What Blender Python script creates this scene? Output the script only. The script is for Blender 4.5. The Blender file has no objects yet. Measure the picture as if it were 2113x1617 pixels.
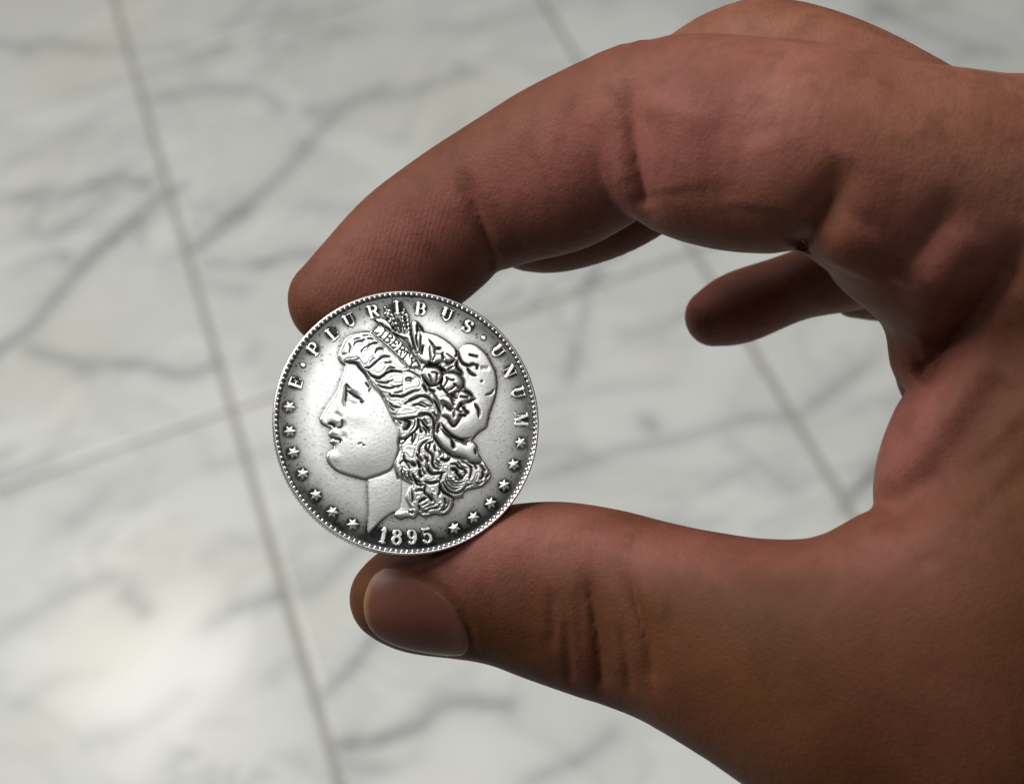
import bpy, math, random
import numpy as np
from mathutils import Matrix, Vector
import openvdb

random.seed(7); RNG = np.random.default_rng(11)
SC = bpy.context.scene
COL = SC.collection

# ------------------------------------------------------------------ camera
PXW, PXH = 2113.0, 1617.0                 # size of the photograph
MMPX = 0.06953                            # mm per photo pixel at the coin (38.1 mm coin)
DIST = 300.0                              # camera to coin, mm
FPX = DIST / MMPX
CX, CY = PXW / 2, PXH / 2
# directions of the tile joints seen in camera axes (x right, y up, z back)
FWD = np.array([-0.27792084, 0.61576124, -0.73729106])
RGT = np.array([0.94154966, 0.32673176, -0.08204022])
UPV = np.cross(RGT, FWD)
M3 = np.array([RGT, FWD, UPV])            # camera axes -> world axes
CAM_H = 1.1017
CAM_POS = np.array([0.0, 0.0, CAM_H])
cam_d = bpy.data.cameras.new('camera'); cam = bpy.data.objects.new('camera', cam_d); COL.objects.link(cam)
mw = Matrix([[*M3[i], CAM_POS[i]] for i in range(3)] + [[0, 0, 0, 1]])
cam.matrix_world = mw
cam_d.sensor_fit = 'HORIZONTAL'; cam_d.sensor_width = 36.0
cam_d.lens = 36.0 * FPX / PXW
cam_d.clip_start = 0.01; cam_d.clip_end = 60
cam_d.dof.use_dof = True; cam_d.dof.focus_distance = DIST / 1000.0
cam_d.dof.aperture_fstop = 25.0
SC.camera = cam
def cam2world(P):                         # mm in the coin frame (origin on the axis at the coin's distance) -> metres
    P = np.atleast_2d(np.asarray(P, float)) / 1000.0
    P = P - np.array([0, 0, DIST / 1000.0])
    return P @ M3.T + CAM_POS

# ------------------------------------------------------------------ light
world = bpy.data.worlds.new('World'); SC.world = world; world.use_nodes = True
bg = world.node_tree.nodes['Background']
bg.inputs[0].default_value = (0.95, 0.98, 1.0, 1); bg.inputs[1].default_value = 0.08
def lamp(name, pos, target, size, power, color, spread=180):
    d = bpy.data.lights.new(name, 'AREA'); d.shape = 'RECTANGLE'; d.size, d.size_y = size
    d.energy = power; d.color = color; d.spread = math.radians(spread)
    o = bpy.data.objects.new(name, d); COL.objects.link(o); o.location = pos
    o.rotation_euler = (Vector(target) - Vector(pos)).to_track_quat('-Z', 'Y').to_euler()
    return o
COIN_W = cam2world([0, 0, 0])[0]
lamp('spot_lamp', (-0.60, 3.40, 2.45), (-0.3, 1.4, 0.0), (0.38, 0.32), 4.2, (1.0, 0.93, 0.86))
lamp('ceiling_lamp', (-0.72, 1.05, 2.15), (-0.72, 1.05, 0.0), (1.2, 1.2), 54, (1.0, 0.985, 0.955))
lamp('rear_lamp', (COIN_W[0] + 0.40, COIN_W[1] - 0.60, 2.45), tuple(COIN_W), (0.62, 0.50), 5.0, (1.0, 0.99, 0.97))  # unseen light behind the camera, added for the highlight on the coin

SC.view_settings.view_transform = 'Standard'; SC.view_settings.look = 'None'
SC.view_settings.exposure = 0.0; SC.view_settings.gamma = 1.0
SC.view_settings.use_curve_mapping = False
SC.cycles.use_denoising = True
SC.cycles.max_bounces = 8

# ------------------------------------------------------------------ helpers
def mesh_obj(name, verts, faces, mat=None, parent=None, smooth=True):
    me = bpy.data.meshes.new(name)
    verts = np.asarray(verts, np.float32)
    if isinstance(faces, np.ndarray):
        n = faces.shape[1]
        me.vertices.add(len(verts)); me.vertices.foreach_set('co', verts.ravel())
        me.loops.add(faces.size); me.loops.foreach_set('vertex_index', faces.astype(np.int32).ravel())
        me.polygons.add(len(faces))
        me.polygons.foreach_set('loop_start', np.arange(0, faces.size, n, dtype=np.int32))
        me.update(calc_edges=True); me.validate()
    else:
        me.from_pydata([tuple(v) for v in verts], [], faces); me.update()
    me.polygons.foreach_set('use_smooth', [smooth] * len(me.polygons))
    o = bpy.data.objects.new(name, me); COL.objects.link(o)
    if mat: me.materials.append(mat)
    if parent: o.parent = parent
    return o
def attr(o, name, vals):
    a = o.data.attributes.new(name, 'FLOAT', 'POINT'); a.data.foreach_set('value', np.asarray(vals, np.float32))
def tag(o, label=None, cat=None, kind=None, group=None):
    if label: o['label'] = label
    if cat: o['category'] = cat
    if kind: o['kind'] = kind
    if group: o['group'] = group
def spline(P, n):                          # Catmull-Rom through rows of P, n samples per span
    P = np.asarray(P, float)
    if len(P) < 3:
        t = np.linspace(0, 1, n * (len(P) - 1) + 1)[:, None]
        return P[0] * (1 - t) + P[-1] * t
    Q = np.vstack([2 * P[0] - P[1], P, 2 * P[-1] - P[-2]]); out = []
    for i in range(len(P) - 1):
        a, b, c, d = Q[i:i + 4]
        t = np.linspace(0, 1, n, endpoint=False)[:, None]
        out.append(0.5 * (2 * b + (c - a) * t + (2 * a - 5 * b + 4 * c - d) * t ** 2 + (3 * b - a - 3 * c + d) * t ** 3))
    out.append(P[-1:]); return np.vstack(out)
def gauss(A, s):                           # separable blur
    r = max(1, int(3 * s + 0.5)); x = np.arange(-r, r + 1); k = np.exp(-0.5 * (x / s) ** 2); k /= k.sum()
    for ax in (0, 1):
        pad = [(0, 0), (0, 0)]; pad[ax] = (r, r)
        B = np.pad(A, pad, mode='edge'); out = np.zeros_like(A)
        n = A.shape[ax]
        for j, w in enumerate(k):
            out += w * (B[j:j + n, :] if ax == 0 else B[:, j:j + n])
        A = out
    return A
class NT:                                   # tiny node-tree builder
    def __init__(s, name):
        s.m = bpy.data.materials.new(name); s.m.use_nodes = True
        s.t = s.m.node_tree; s.b = s.t.nodes['Principled BSDF']
    def n(s, typ, **kw):
        nd = s.t.nodes.new(typ)
        for k, v in kw.items():
            if k in nd.inputs.keys(): nd.inputs[k].default_value = v
            else: setattr(nd, k, v)
        return nd
    def l(s, a, b): s.t.links.new(a, b)
    def math(s, op, a, b=None, clamp=False):
        nd = s.t.nodes.new('ShaderNodeMath'); nd.operation = op; nd.use_clamp = clamp
        for i, v in enumerate((a, b)):
            if v is None: continue
            if isinstance(v, (int, float)): nd.inputs[i].default_value = v
            else: s.l(v, nd.inputs[i])
        return nd.outputs[0]
    def mix(s, f, a, b, blend='MIX'):
        nd = s.t.nodes.new('ShaderNodeMix'); nd.data_type = 'RGBA'; nd.blend_type = blend
        for sock, v in ((nd.inputs[0], f), (nd.inputs[6], a), (nd.inputs[7], b)):
            if isinstance(v, tuple): sock.default_value = (*v, 1)
            elif isinstance(v, (int, float)): sock.default_value = v
            else: s.l(v, sock)
        return nd.outputs[2]
    def noise(s, scale, detail=2, rough=0.5, dist=0.0, vec=None):
        nd = s.n('ShaderNodeTexNoise', Scale=scale, Detail=detail, Roughness=rough, Distortion=dist)
        if vec is not None: s.l(vec, nd.inputs['Vector'])
        return nd.outputs[0]
    def ramp(s, f, lo, hi):
        nd = s.n('ShaderNodeMapRange'); nd.interpolation_type = 'SMOOTHSTEP'
        s.l(f, nd.inputs[0]); nd.inputs[1].default_value = lo; nd.inputs[2].default_value = hi
        return nd.outputs[0]
    def bump(s, h, strength, dist, prev=None):
        nd = s.n('ShaderNodeBump', Strength=strength, Distance=dist); s.l(h, nd.inputs['Height'])
        if prev is not None: s.l(prev, nd.inputs['Normal'])
        return nd.outputs[0]

# ------------------------------------------------------------------ floor of marble tiles
def floor_xy(px, py):                       # photo pixel -> point of the floor plane (calibration of the joints and veins)
    px = np.asarray(px, float); py = np.asarray(py, float)
    r = np.stack([(px - CX) / FPX, -(py - CY) / FPX, -np.ones_like(px)], -1) @ M3.T
    t = -CAM_H / r[..., 2]
    return r[..., 0] * t, r[..., 1] * t
TW, TL, JOINT = 0.400, 0.540, 0.0047
X0, Y0 = [float(v) for v in floor_xy(480, 845)]
VEINS = [  # polyline in photo px, width px, strength
    ([(-60, 760), (0, 720), (60, 680), (120, 610), (190, 530), (260, 470), (330, 410), (372, 388)], 15, .75),
    ([(-50, 415), (0, 410), (60, 405), (100, 400), (150, 395), (200, 378), (250, 372), (310, 385)], 13, .55),
    ([(90, 402), (140, 398), (190, 382), (225, 372)], 12, .5),
    ([(385, 525), (430, 490), (490, 440), (560, 380), (620, 320), (660, 268), (690, 240), (740, 205), (790, 185)], 17, .6),
    ([(600, 330), (650, 270), (700, 235)], 20, .3),
    ([(-30, 85), (40, 95), (120, 90), (200, 105), (265, 102)], 17, .4), ([(30, 95), (60, 105)], 16, .4),
    ([(310, 202), (420, 188), (500, 185), (545, 195), (580, 225)], 16, .4),
    ([(60, 720), (140, 745), (220, 750), (300, 755), (380, 775), (450, 752)], 16, .6), ([(160, 770), (200, 765)], 14, .5),
    ([(500, 750), (530, 720)], 12, .3), ([(430, 590), (500, 600)], 16, .25),
    ([(538, 548), (570, 530), (610, 520), (660, 524)], 13, .5), ([(420, 535), (470, 545)], 12, .25),
    ([(640, 235), (720, 215), (830, 195), (920, 165), (980, 150)], 22, .4), ([(945, 140), (980, 152)], 18, .5),
    ([(-20, 1330), (60, 1270), (140, 1225), (230, 1190)], 24, .3), ([(440, 965), (500, 945), (560, 930)], 16, .3),
    ([(262, 1228), (285, 1245), (300, 1262)], 24, .6), ([(150, 1075), (190, 1040), (210, 1020)], 22, .35),
    ([(430, 1290), (500, 1250), (560, 1235), (640, 1220), (700, 1170), (760, 1110)], 12, .5),
    ([(660, 1440), (690, 1410), (730, 1370), (760, 1330), (790, 1290)], 13, .6),
    ([(700, 1535), (780, 1525), (860, 1500), (900, 1460), (950, 1448), (1045, 1452)], 17, .65), ([(860, 1500), (940, 1455)], 14, .4),
    ([(1090, 1610), (1160, 1580), (1210, 1555), (1260, 1515)], 16, .5), ([(1240, 1540), (1270, 1500)], 14, .3),
    ([(690, 1570), (790, 1580), (860, 1560)], 18, .3), ([(200, 1520), (290, 1500), (380, 1430)], 28, .3),
    ([(560, 1400), (600, 1360), (640, 1370)], 22, .25), ([(40, 1450), (120, 1400), (200, 1390)], 22, .25),
    ([(1040, 1000), (1150, 970), (1220, 950), (1270, 930), (1400, 905), (1540, 865), (1640, 855)], 15, .5),
    ([(1330, 865), (1350, 885)], 16, .6), ([(1040, 940), (1150, 930), (1260, 935)], 15, .3),
    ([(1175, 790), (1185, 730), (1200, 680), (1215, 600), (1235, 560)], 12, .4),
    ([(1120, 830), (1250, 800), (1380, 790)], 18, .25), ([(1290, 690), (1380, 670), (1420, 640)], 18, .25),
    ([(1740, 1050), (1790, 990), (1830, 940), (1880, 850)], 12, .65),
    ([(1650, 860), (1700, 820), (1800, 740)], 16, .35), ([(1500, 910), (1560, 950), (1640, 1010)], 14, .3),
    ([(880, 60), (1000, 50), (1120, 20), (1250, -10)], 22, .25), ([(1780, -10), (1880, 50), (1980, 90), (2060, 110)], 22, .35),
    ([(560, 110), (660, 70), (760, 60)], 22, .22), ([(40, 560), (120, 500), (160, 460)], 14, .2),
    ([(30, 330), (120, 290), (200, 240), (300, 190)], 22, .25), ([(50, 480), (90, 490), (140, 530)], 12, .2),
    ([(620, 420), (760, 440), (860, 430)], 20, .2)]
vein_world = []
for P, w, s in VEINS:
    Q = spline(P, 6); x, y = floor_xy(Q[:, 0], Q[:, 1])
    k = np.hypot(x[-1] - x[0], y[-1] - y[0]) / max(1, np.hypot(P[-1][0] - P[0][0], P[-1][1] - P[0][1]))
    vein_world.append((np.stack([x, y], 1), w * 0.00037, s))
def in_view(p):
    q = (np.array([p[0], p[1], 0]) - CAM_POS) @ M3
    return q[2] < -.1 and abs(q[0] / -q[2] * FPX) < 1150 and abs(q[1] / -q[2] * FPX) < 900
for _ in range(420):                        # the same stone goes on outside the view
    c = np.array([RNG.uniform(-2.8, 3.0), RNG.uniform(-.9, 5.0)])
    if in_view(c): continue
    a = math.radians(RNG.normal(28, 22)); L = RNG.uniform(.12, .35); pts = []
    for k in range(7):
        pts.append(c.copy()); a += RNG.normal(0, .25); c = c + np.array([math.cos(a), math.sin(a)]) * L / 6
    if any(in_view(p) for p in pts): continue
    vein_world.append((spline(pts, 3), RNG.uniform(.004, .008), RNG.uniform(.25, .65)))
def vein_at(X, Y):
    V = np.zeros(X.shape, np.float32)
    x0, x1, y0, y1 = X.min(), X.max(), Y.min(), Y.max()
    for P, w, s in vein_world:
        if P[:, 0].max() < x0 - .05 or P[:, 0].min() > x1 + .05 or P[:, 1].max() < y0 - .05 or P[:, 1].min() > y1 + .05: continue
        D = np.full(X.shape, 9.0, np.float32)
        for a, b in zip(P[:-1], P[1:]):
            d = b - a; L2 = d @ d + 1e-12
            t = np.clip(((X - a[0]) * d[0] + (Y - a[1]) * d[1]) / L2, 0, 1)
            D = np.minimum(D, np.hypot(X - a[0] - t * d[0], Y - a[1] - t * d[1]))
        V = np.maximum(V, s * (0.72 * np.exp(-(D / w) ** 2) + 0.28 * np.exp(-(D / (3.2 * w)) ** 2)))
    return V

def marble_material():
    m = NT('polished_marble'); b = m.b
    co = m.n('ShaderNodeNewGeometry').outputs['Position']
    va = m.n('ShaderNodeAttribute', attribute_name='vein').outputs['Fac']
    rough_v = m.noise(22, 4, .6, .6, co)
    fine = m.noise(70, 4, .6, .4, co)
    cloud = m.noise(6.5, 4, .55, .8, co)
    warm = m.noise(3.6, 3, .5, .5, co)
    tile = m.n('ShaderNodeObjectInfo').outputs['Random']
    v = m.math('MULTIPLY', va, m.math('ADD', .45, m.math('MULTIPLY', rough_v, 1.15)), True)
    v = m.math('ADD', v, m.math('MULTIPLY', m.ramp(m.math('ABSOLUTE', m.math('SUBTRACT', cloud, .5)), .05, .0), .12), True)
    mpv = m.n('ShaderNodeMapping'); m.l(co, mpv.inputs['Vector']); mpv.inputs['Rotation'].default_value = (0, 0, math.radians(-26)); mpv.inputs['Scale'].default_value = (3.2, 9.0, 1.0)
    fv = m.math('ABSOLUTE', m.math('SUBTRACT', m.noise(1.0, 5, .62, 1.4, mpv.outputs[0]), .5))
    gate = m.ramp(m.noise(4.2, 2, .5, 0, co), .46, .66)
    v = m.math('ADD', v, m.math('MULTIPLY', m.math('MULTIPLY', m.ramp(fv, .045, .0), gate), .42), True)
    c = m.mix(m.ramp(cloud, .25, .75), (.615, .620, .605), (.525, .532, .512))
    c = m.mix(m.math('MULTIPLY', m.ramp(warm, .5, .68), .55), c, (.54, .53, .44))
    c = m.mix(m.math('MULTIPLY', fine, .10), c, (.50, .50, .48))
    c = m.mix(m.math('MULTIPLY', tile, .10), c, (.66, .65, .62))
    c = m.mix(v, c, (.19, .205, .215))
    m.l(c, b.inputs['Base Color']); b.inputs['Roughness'].default_value = .24
    m.l(m.math('ADD', .13, m.math('MULTIPLY', cloud, .12)), b.inputs['Roughness'])
    m.l(m.bump(m.noise(9, 3, .5, 0, co), .10, .004), b.inputs['Normal'])
    return m.m
def grout_material():
    m = NT('grout'); co = m.n('ShaderNodeNewGeometry').outputs['Position']
    m.l(m.mix(m.noise(14, 4, .6, 0, co), (.25, .245, .225), (.35, .34, .30)), m.b.inputs['Base Color'])
    m.b.inputs['Roughness'].default_value = .85
    m.l(m.bump(m.noise(500, 3, .6, 0, co), .5, .001), m.b.inputs['Normal']); return m.m
MARBLE, GROUT = marble_material(), grout_material()
IX, IY = range(-7, 8), range(-4, 8)
gx0, gx1 = X0 + IX[0] * TW - .02, X0 + (IX[-1] + 1) * TW + .02
gy0, gy1 = Y0 + IY[0] * TL - .02, Y0 + (IY[-1] + 1) * TL + .02
floor = mesh_obj('floor', [(x, y, z) for z in (-.03, -.0012) for x, y in ((gx0, gy0), (gx1, gy0), (gx1, gy1), (gx0, gy1))],
                 [(3, 2, 1, 0), (4, 5, 6, 7), (0, 1, 5, 4), (1, 2, 6, 5), (2, 3, 7, 6), (3, 0, 4, 7)], GROUT, smooth=False)
tag(floor, kind='structure')
for i in IX:
    for j in IY:
        xa, ya = X0 + i * TW + JOINT / 2, Y0 + j * TL + JOINT / 2
        xb, yb = xa + TW - JOINT, ya + TL - JOINT
        vis = any(in_view((xa + u * (xb - xa), ya + w * (yb - ya))) for u in np.linspace(0, 1, 9) for w in np.linspace(0, 1, 9))
        st = .0042 if vis else .025
        nx, ny = int((xb - xa) / st), int((yb - ya) / st)
        xs = np.concatenate([[xa, xa + .0006], np.linspace(xa + .0016, xb - .0016, nx), [xb - .0006, xb]])
        ys = np.concatenate([[ya, ya + .0006], np.linspace(ya + .0016, yb - .0016, ny), [yb - .0006, yb]])
        X, Y = np.meshgrid(xs, ys, indexing='ij')
        e = np.minimum(np.minimum(X - xa, xb - X), np.minimum(Y - ya, yb - Y))
        Z = np.where(e < .0003, -.0028, np.where(e < .001, -.0003, 0.0)) + RNG.normal(0, .0002)
        V = np.stack([X, Y, Z], -1).reshape(-1, 3)
        a, b_ = X.shape; id_ = np.arange(a * b_).reshape(a, b_)
        F = np.stack([id_[:-1, :-1], id_[1:, :-1], id_[1:, 1:], id_[:-1, 1:]], -1).reshape(-1, 4)
        o = mesh_obj('tile', V, F, MARBLE, floor)
        attr(o, 'vein', vein_at(X, Y).ravel())

# ------------------------------------------------------------------ the hand
def pt(px, py, z):                          # a point z mm nearer the camera than the coin's plane
    k = MMPX * (1 - z / DIST)
    return np.stack([(np.asarray(px, float) - CX) * k, -(np.asarray(py, float) - CY) * k, np.asarray(z, float) + 0 * k], -1)
VOX = 0.46
GMIN = np.array([-36.0, -84.0, -62.0]); GMAX = np.array([205.0, 60.0, 56.0])
GN = np.ceil((GMAX - GMIN) / VOX).astype(int)
GX, GY, GZ = [(GMIN[i] + VOX * np.arange(GN[i])).astype(np.float32) for i in range(3)]
FAR = 6.0
def limb(st, n=4, cap0=.8, cap1=.8):
    """distance field of a tapering limb: st rows = edge point, opposite edge point (photo px), depth z, half depth (mm)"""
    S = np.array(st, float)
    T, B = pt(S[:, 0], S[:, 1], S[:, 4]), pt(S[:, 2], S[:, 3], S[:, 4])
    R = spline(np.hstack([(T + B) / 2, (T - B) / 2, S[:, 5:6]]), n)
    C, U, hb = R[:, :3], R[:, 3:6], R[:, 6]
    ha = np.linalg.norm(U, axis=1); U = U / ha[:, None]
    m = max(ha.max(), hb.max()) + FAR
    lo = np.maximum(((C.min(0) - m - GMIN) / VOX).astype(int), 0); hi = np.minimum(((C.max(0) + m - GMIN) / VOX).astype(int) + 1, GN)
    sl = tuple(slice(a, b) for a, b in zip(lo, hi))
    x, y, z = np.meshgrid(GX[sl[0]], GY[sl[1]], GZ[sl[2]], indexing='ij', sparse=True)
    out = None
    N = len(C) - 1
    TG = np.gradient(C, axis=0); TG /= np.linalg.norm(TG, axis=1)[:, None]
    UU = U - TG * (U * TG).sum(1)[:, None]; UU /= np.linalg.norm(UU, axis=1)[:, None]; WW = np.cross(TG, UU)
    for i in range(N):
        a, b = C[i], C[i + 1]; d = b - a; L = np.linalg.norm(d); tg = d / L
        mm = max(ha[i], ha[i + 1], hb[i], hb[i + 1]) + FAR        # only near this span
        l2 = np.maximum(((np.minimum(a, b) - mm - GMIN) / VOX).astype(int), lo); h2 = np.minimum(((np.maximum(a, b) + mm - GMIN) / VOX).astype(int) + 1, hi)
        if (h2 <= l2).any(): continue
        s2 = tuple(slice(p, q) for p, q in zip(l2, h2)); s3 = tuple(slice(p - r, q - r) for p, q, r in zip(l2, h2, lo))
        x, y, z = np.meshgrid(GX[s2[0]], GY[s2[1]], GZ[s2[2]], indexing='ij', sparse=True)
        px, py, pz = x - np.float32(a[0]), y - np.float32(a[1]), z - np.float32(a[2])
        t = np.clip((px * np.float32(d[0]) + py * np.float32(d[1]) + pz * np.float32(d[2])) / np.float32(L * L), 0, 1)
        u0, u1, w0, w1 = UU[i], UU[i + 1], WW[i], WW[i + 1]
        vx, vy, vz = px - t * np.float32(d[0]), py - t * np.float32(d[1]), pz - t * np.float32(d[2])
        A = np.float32(ha[i]) + t * np.float32(ha[i + 1] - ha[i]); Bv = np.float32(hb[i]) + t * np.float32(hb[i + 1] - hb[i])
        f32 = np.float32
        dot = lambda e: vx * f32(e[0]) + vy * f32(e[1]) + vz * f32(e[2])
        pu = dot(u0) + t * dot(u1 - u0); pw = dot(w0) + t * dot(w1 - w0)
        pl = vx * f32(tg[0]) + vy * f32(tg[1]) + vz * f32(tg[2])
        K = (cap0 if i == 0 else (cap1 if i == N - 1 else 1.0)) * np.minimum(A, Bv)
        q1, q2, q3 = pu / A, pw / Bv, pl / K
        k0 = np.sqrt(q1 * q1 + q2 * q2 + q3 * q3) + f32(1e-6)
        k1 = np.sqrt((q1 / A) ** 2 + (q2 / Bv) ** 2 + (q3 / K) ** 2) + f32(1e-6)
        D = np.minimum(k0 * (k0 - 1) / k1, FAR)
        if out is None: out = np.full(tuple(hi - lo), FAR, np.float32)
        out[s3] = np.minimum(out[s3], D)
    return sl, out
def smin(a, b, k):
    h = np.maximum(k - np.abs(a - b), 0) / k
    return np.minimum(a, b) - h * h * (k * .25)
INDEX = [(628, 552, 700, 704, -13.5, 5.8), (700, 481, 800, 708, -13, 7.4), (790, 385, 908, 655, -12, 8.3), (900, 303, 1012, 572, -9.5, 8.8),
         (1000, 240, 1098, 540, -6, 9), (1100, 180, 1190, 518, -2, 9.3), (1200, 130, 1280, 468, 2, 9.8), (1300, 90, 1340, 425, 6, 10.2),
         (1400, 71, 1405, 480, 10, 10.8), (1500, 74, 1495, 514, 14, 11.3), (1620, 82, 1585, 522, 17, 11.8), (1760, 100, 1670, 512, 20, 12.5),
         (1910, 138, 1765, 552, 21, 13.5), (2060, 160, 1890, 600, 20, 14.5), (2230, 200, 2050, 680, 17, 16), (2420, 300, 2230, 800, 14, 17)]
THUMB = [(804, 1148, 808, 1322, -6.5, 6.6), (860, 1108, 865, 1348, -6.5, 8), (950, 1072, 955, 1360, -6, 8.8), (1050, 1043, 1040, 1376, -5, 9.4),
         (1150, 1034, 1125, 1408, -3, 9.8), (1250, 1047, 1215, 1440, 0, 10), (1350, 1072, 1318, 1474, 3, 10.4), (1450, 1092, 1412, 1518, 7, 11),
         (1600, 1110, 1545, 1600, 12, 12.2), (1760, 1097, 1690, 1700, 17, 13.8), (1930, 1030, 1850, 1790, 21, 15), (2150, 930, 2080, 1850, 24, 17),
         (2420, 850, 2360, 1840, 20, 19)]
MIDDLE = [(1940, 135, 1880, 440, 2, 10), (1790, 55, 1745, 330, -2, 10), (1670, 12, 1650, 275, -6, 9.6), (1565, -2, 1580, 265, -10, 9.6),
          (1475, 22, 1545, 315, -13, 9.4), (1395, 80, 1480, 385, -15, 9), (1290, 180, 1385, 465, -17, 8.8), (1200, 270, 1290, 525, -19, 8.5),
          (1110, 345, 1185, 556, -21, 8), (1062, 400, 1110, 556, -22, 7)]
RING = [(1990, 330, 2020, 560, -16, 9), (1770, 455, 1815, 630, -26, 8.6), (1620, 523, 1675, 655, -32, 8), (1510, 560, 1550, 705, -34, 7.4),
        (1455, 597, 1487, 713, -35, 6.2)]
PINKY = [(1990, 470, 2030, 650, -34, 8), (1830, 540, 1860, 662, -40, 7.2), (1752, 560, 1770, 655, -42, 6)]
PALM = [(1900, 150, 1830, 500, 8, 19), (2080, 170, 1910, 670, 8, 23), (2235, 168, 2090, 880, 6, 26), (2470, 240, 2380, 1250, 5, 26),
        (2720, 420, 2640, 1380, 0, 23), (3200, 640, 3120, 1500, -6, 23), (3900, 900, 3800, 1850, -10, 27)]
LOBE = [(1700, 425, 1668, 528, 16, 11), (1795, 390, 1786, 588, 17, 12), (1900, 330, 1890, 668, 16, 15), (2060, 300, 1985, 725, 14, 17)]
WEB = [(1978, 780, 1850, 1085, 13, 5), (1995, 690, 1915, 1190, 16, 9), (2100, 640, 2010, 1300, 17, 14), (2300, 600, 2200, 1400, 16, 18)]
PLUG = [(1930, 640, 1975, 815, 4, 9), (2020, 600, 2050, 900, 8, 14), (2200, 600, 2230, 950, 8, 16)]
NOOK = [(1622, 400, 1632, 500, 7, 9), (1690, 400, 1702, 530, 9, 10), (1780, 400, 1790, 540, 10, 10)]
HYPO = [(1905, 590, 1975, 848, -17, 7.5), (2060, 520, 2110, 1000, -16, 13), (2260, 420, 2310, 1250, -14, 17)]
FIELD = np.full(tuple(GN), FAR, np.float32)
for st, k, c0, c1 in ((PALM, 1, .5, .5), (LOBE, 4, .7, .6), (HYPO, 3, .4, .6), (PLUG, 3, .4, .6), (NOOK, 2, .4, .6), (WEB, 3, .35, .6), (THUMB, 2.2, .75, .6), (INDEX, 3, .85, .6),
                      (MIDDLE, 1.0, .6, .9), (RING, .8, .6, .95), (PINKY, .8, .6, .9)):
    sl, D = limb(st, 9 if st in (PALM, THUMB) else 6, c0, c1); FIELD[sl] = smin(FIELD[sl], D, k)
# skin folds: polyline in photo px, half width mm, depth mm, from depth z on
CREASES = [([(945, 345), (972, 405), (992, 460), (1006, 505), (1022, 558)], 1.3, .75, -30), ([(968, 395), (990, 450), (1004, 500), (1018, 548)], .45, .4, -30),
           ([(1296, 160), (1303, 240), (1310, 310), (1320, 365), (1338, 432)], 1.7, 1.2, -30), ([(1302, 215), (1309, 290), (1319, 350), (1334, 415)], .5, .55, -30),
           ([(1395, 190), (1385, 290), (1400, 400)], 4.6, -.55, -10), ([(1240, 200), (1255, 300), (1290, 380)], 3.0, -.25, -10), ([(1570, 270), (1590, 360), (1580, 440)], 5.0, -.6, -5),
           ([(1480, 230), (1490, 330), (1500, 420)], 2.5, .35, -5),
           ([(1760, 325), (1722, 395), (1692, 448), (1668, 485), (1648, 515)], 2.4, 1.5, 8), ([(1728, 385), (1700, 435), (1672, 480), (1654, 505)], .7, .6, 10),
           ([(1800, 470), (1760, 520), (1740, 560)], 4.0, -.8, 5), ([(1985, 395), (1925, 480), (1870, 550), (1850, 585)], 2.4, .9, 0), ([(1950, 445), (1910, 500), (1880, 540)], .6, .3, 0), ([(2010, 470), (1960, 540), (1920, 600)], 3.5, -.6, 0),
           ([(2130, 470), (2060, 575), (1985, 675), (1935, 735), (1895, 790)], 2.4, 2.3, 4), ([(2090, 540), (2020, 630), (1950, 715), (1905, 770)], .7, .6, 6),
           ([(1795, 1096), (1850, 1062), (1910, 1005), (1965, 940), (2030, 850), (2075, 770)], 2.8, 1.5, 0), 
           ([(2130, 860), (2070, 920), (2000, 985), (1950, 1040)], 1.6, .4, 0), ([(2130, 960), (2080, 1010), (2010, 1060)], 1.3, .3, 0),
           ([(1209, 1165), (1222, 1240), (1233, 1320), (1240, 1430)], 1.2, .5, -20), ([(1215, 1195), (1226, 1260), (1235, 1340), (1238, 1410)], .4, .5, -20),
           ([(1296, 1150), (1312, 1230), (1334, 1310), (1350, 1415)], 1.2, .45, -20), ([(1303, 1190), (1318, 1255), (1336, 1320), (1346, 1390)], .4, .45, -20),
           ([(1137, 1215), (1141, 1270), (1138, 1330)], .7, .35, -20), ([(1166, 1280), (1172, 1340), (1175, 1405)], .6, .4, -20), ([(1278, 1290), (1290, 1350), (1300, 1420)], .5, .35, -20),
           ([(1262, 1180), (1270, 1290), (1280, 1390)], 1.6, -.25, -20), ([(1030, 520), (1080, 500)], .7, .3, -30), ([(1190, 1200), (1196, 1260), (1200, 1330)], .5, .2, -20), ([(1375, 1240), (1385, 1320)], .6, .15, -20),
           ([(1905, 690), (1960, 610), (2010, 540)], .9, .25, 0), ([(1890, 1165), (1935, 1150)], 1.0, .3, 0), ([(1960, 1080), (2040, 1120)], 1.2, .2, 0),
           ([(800, 1166), (850, 1180), (897, 1203), (934, 1236), (961, 1278), (974, 1330), (968, 1352)], .6, .4, -20)]
x, y = np.meshgrid(GX, GY, indexing='ij')
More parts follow.
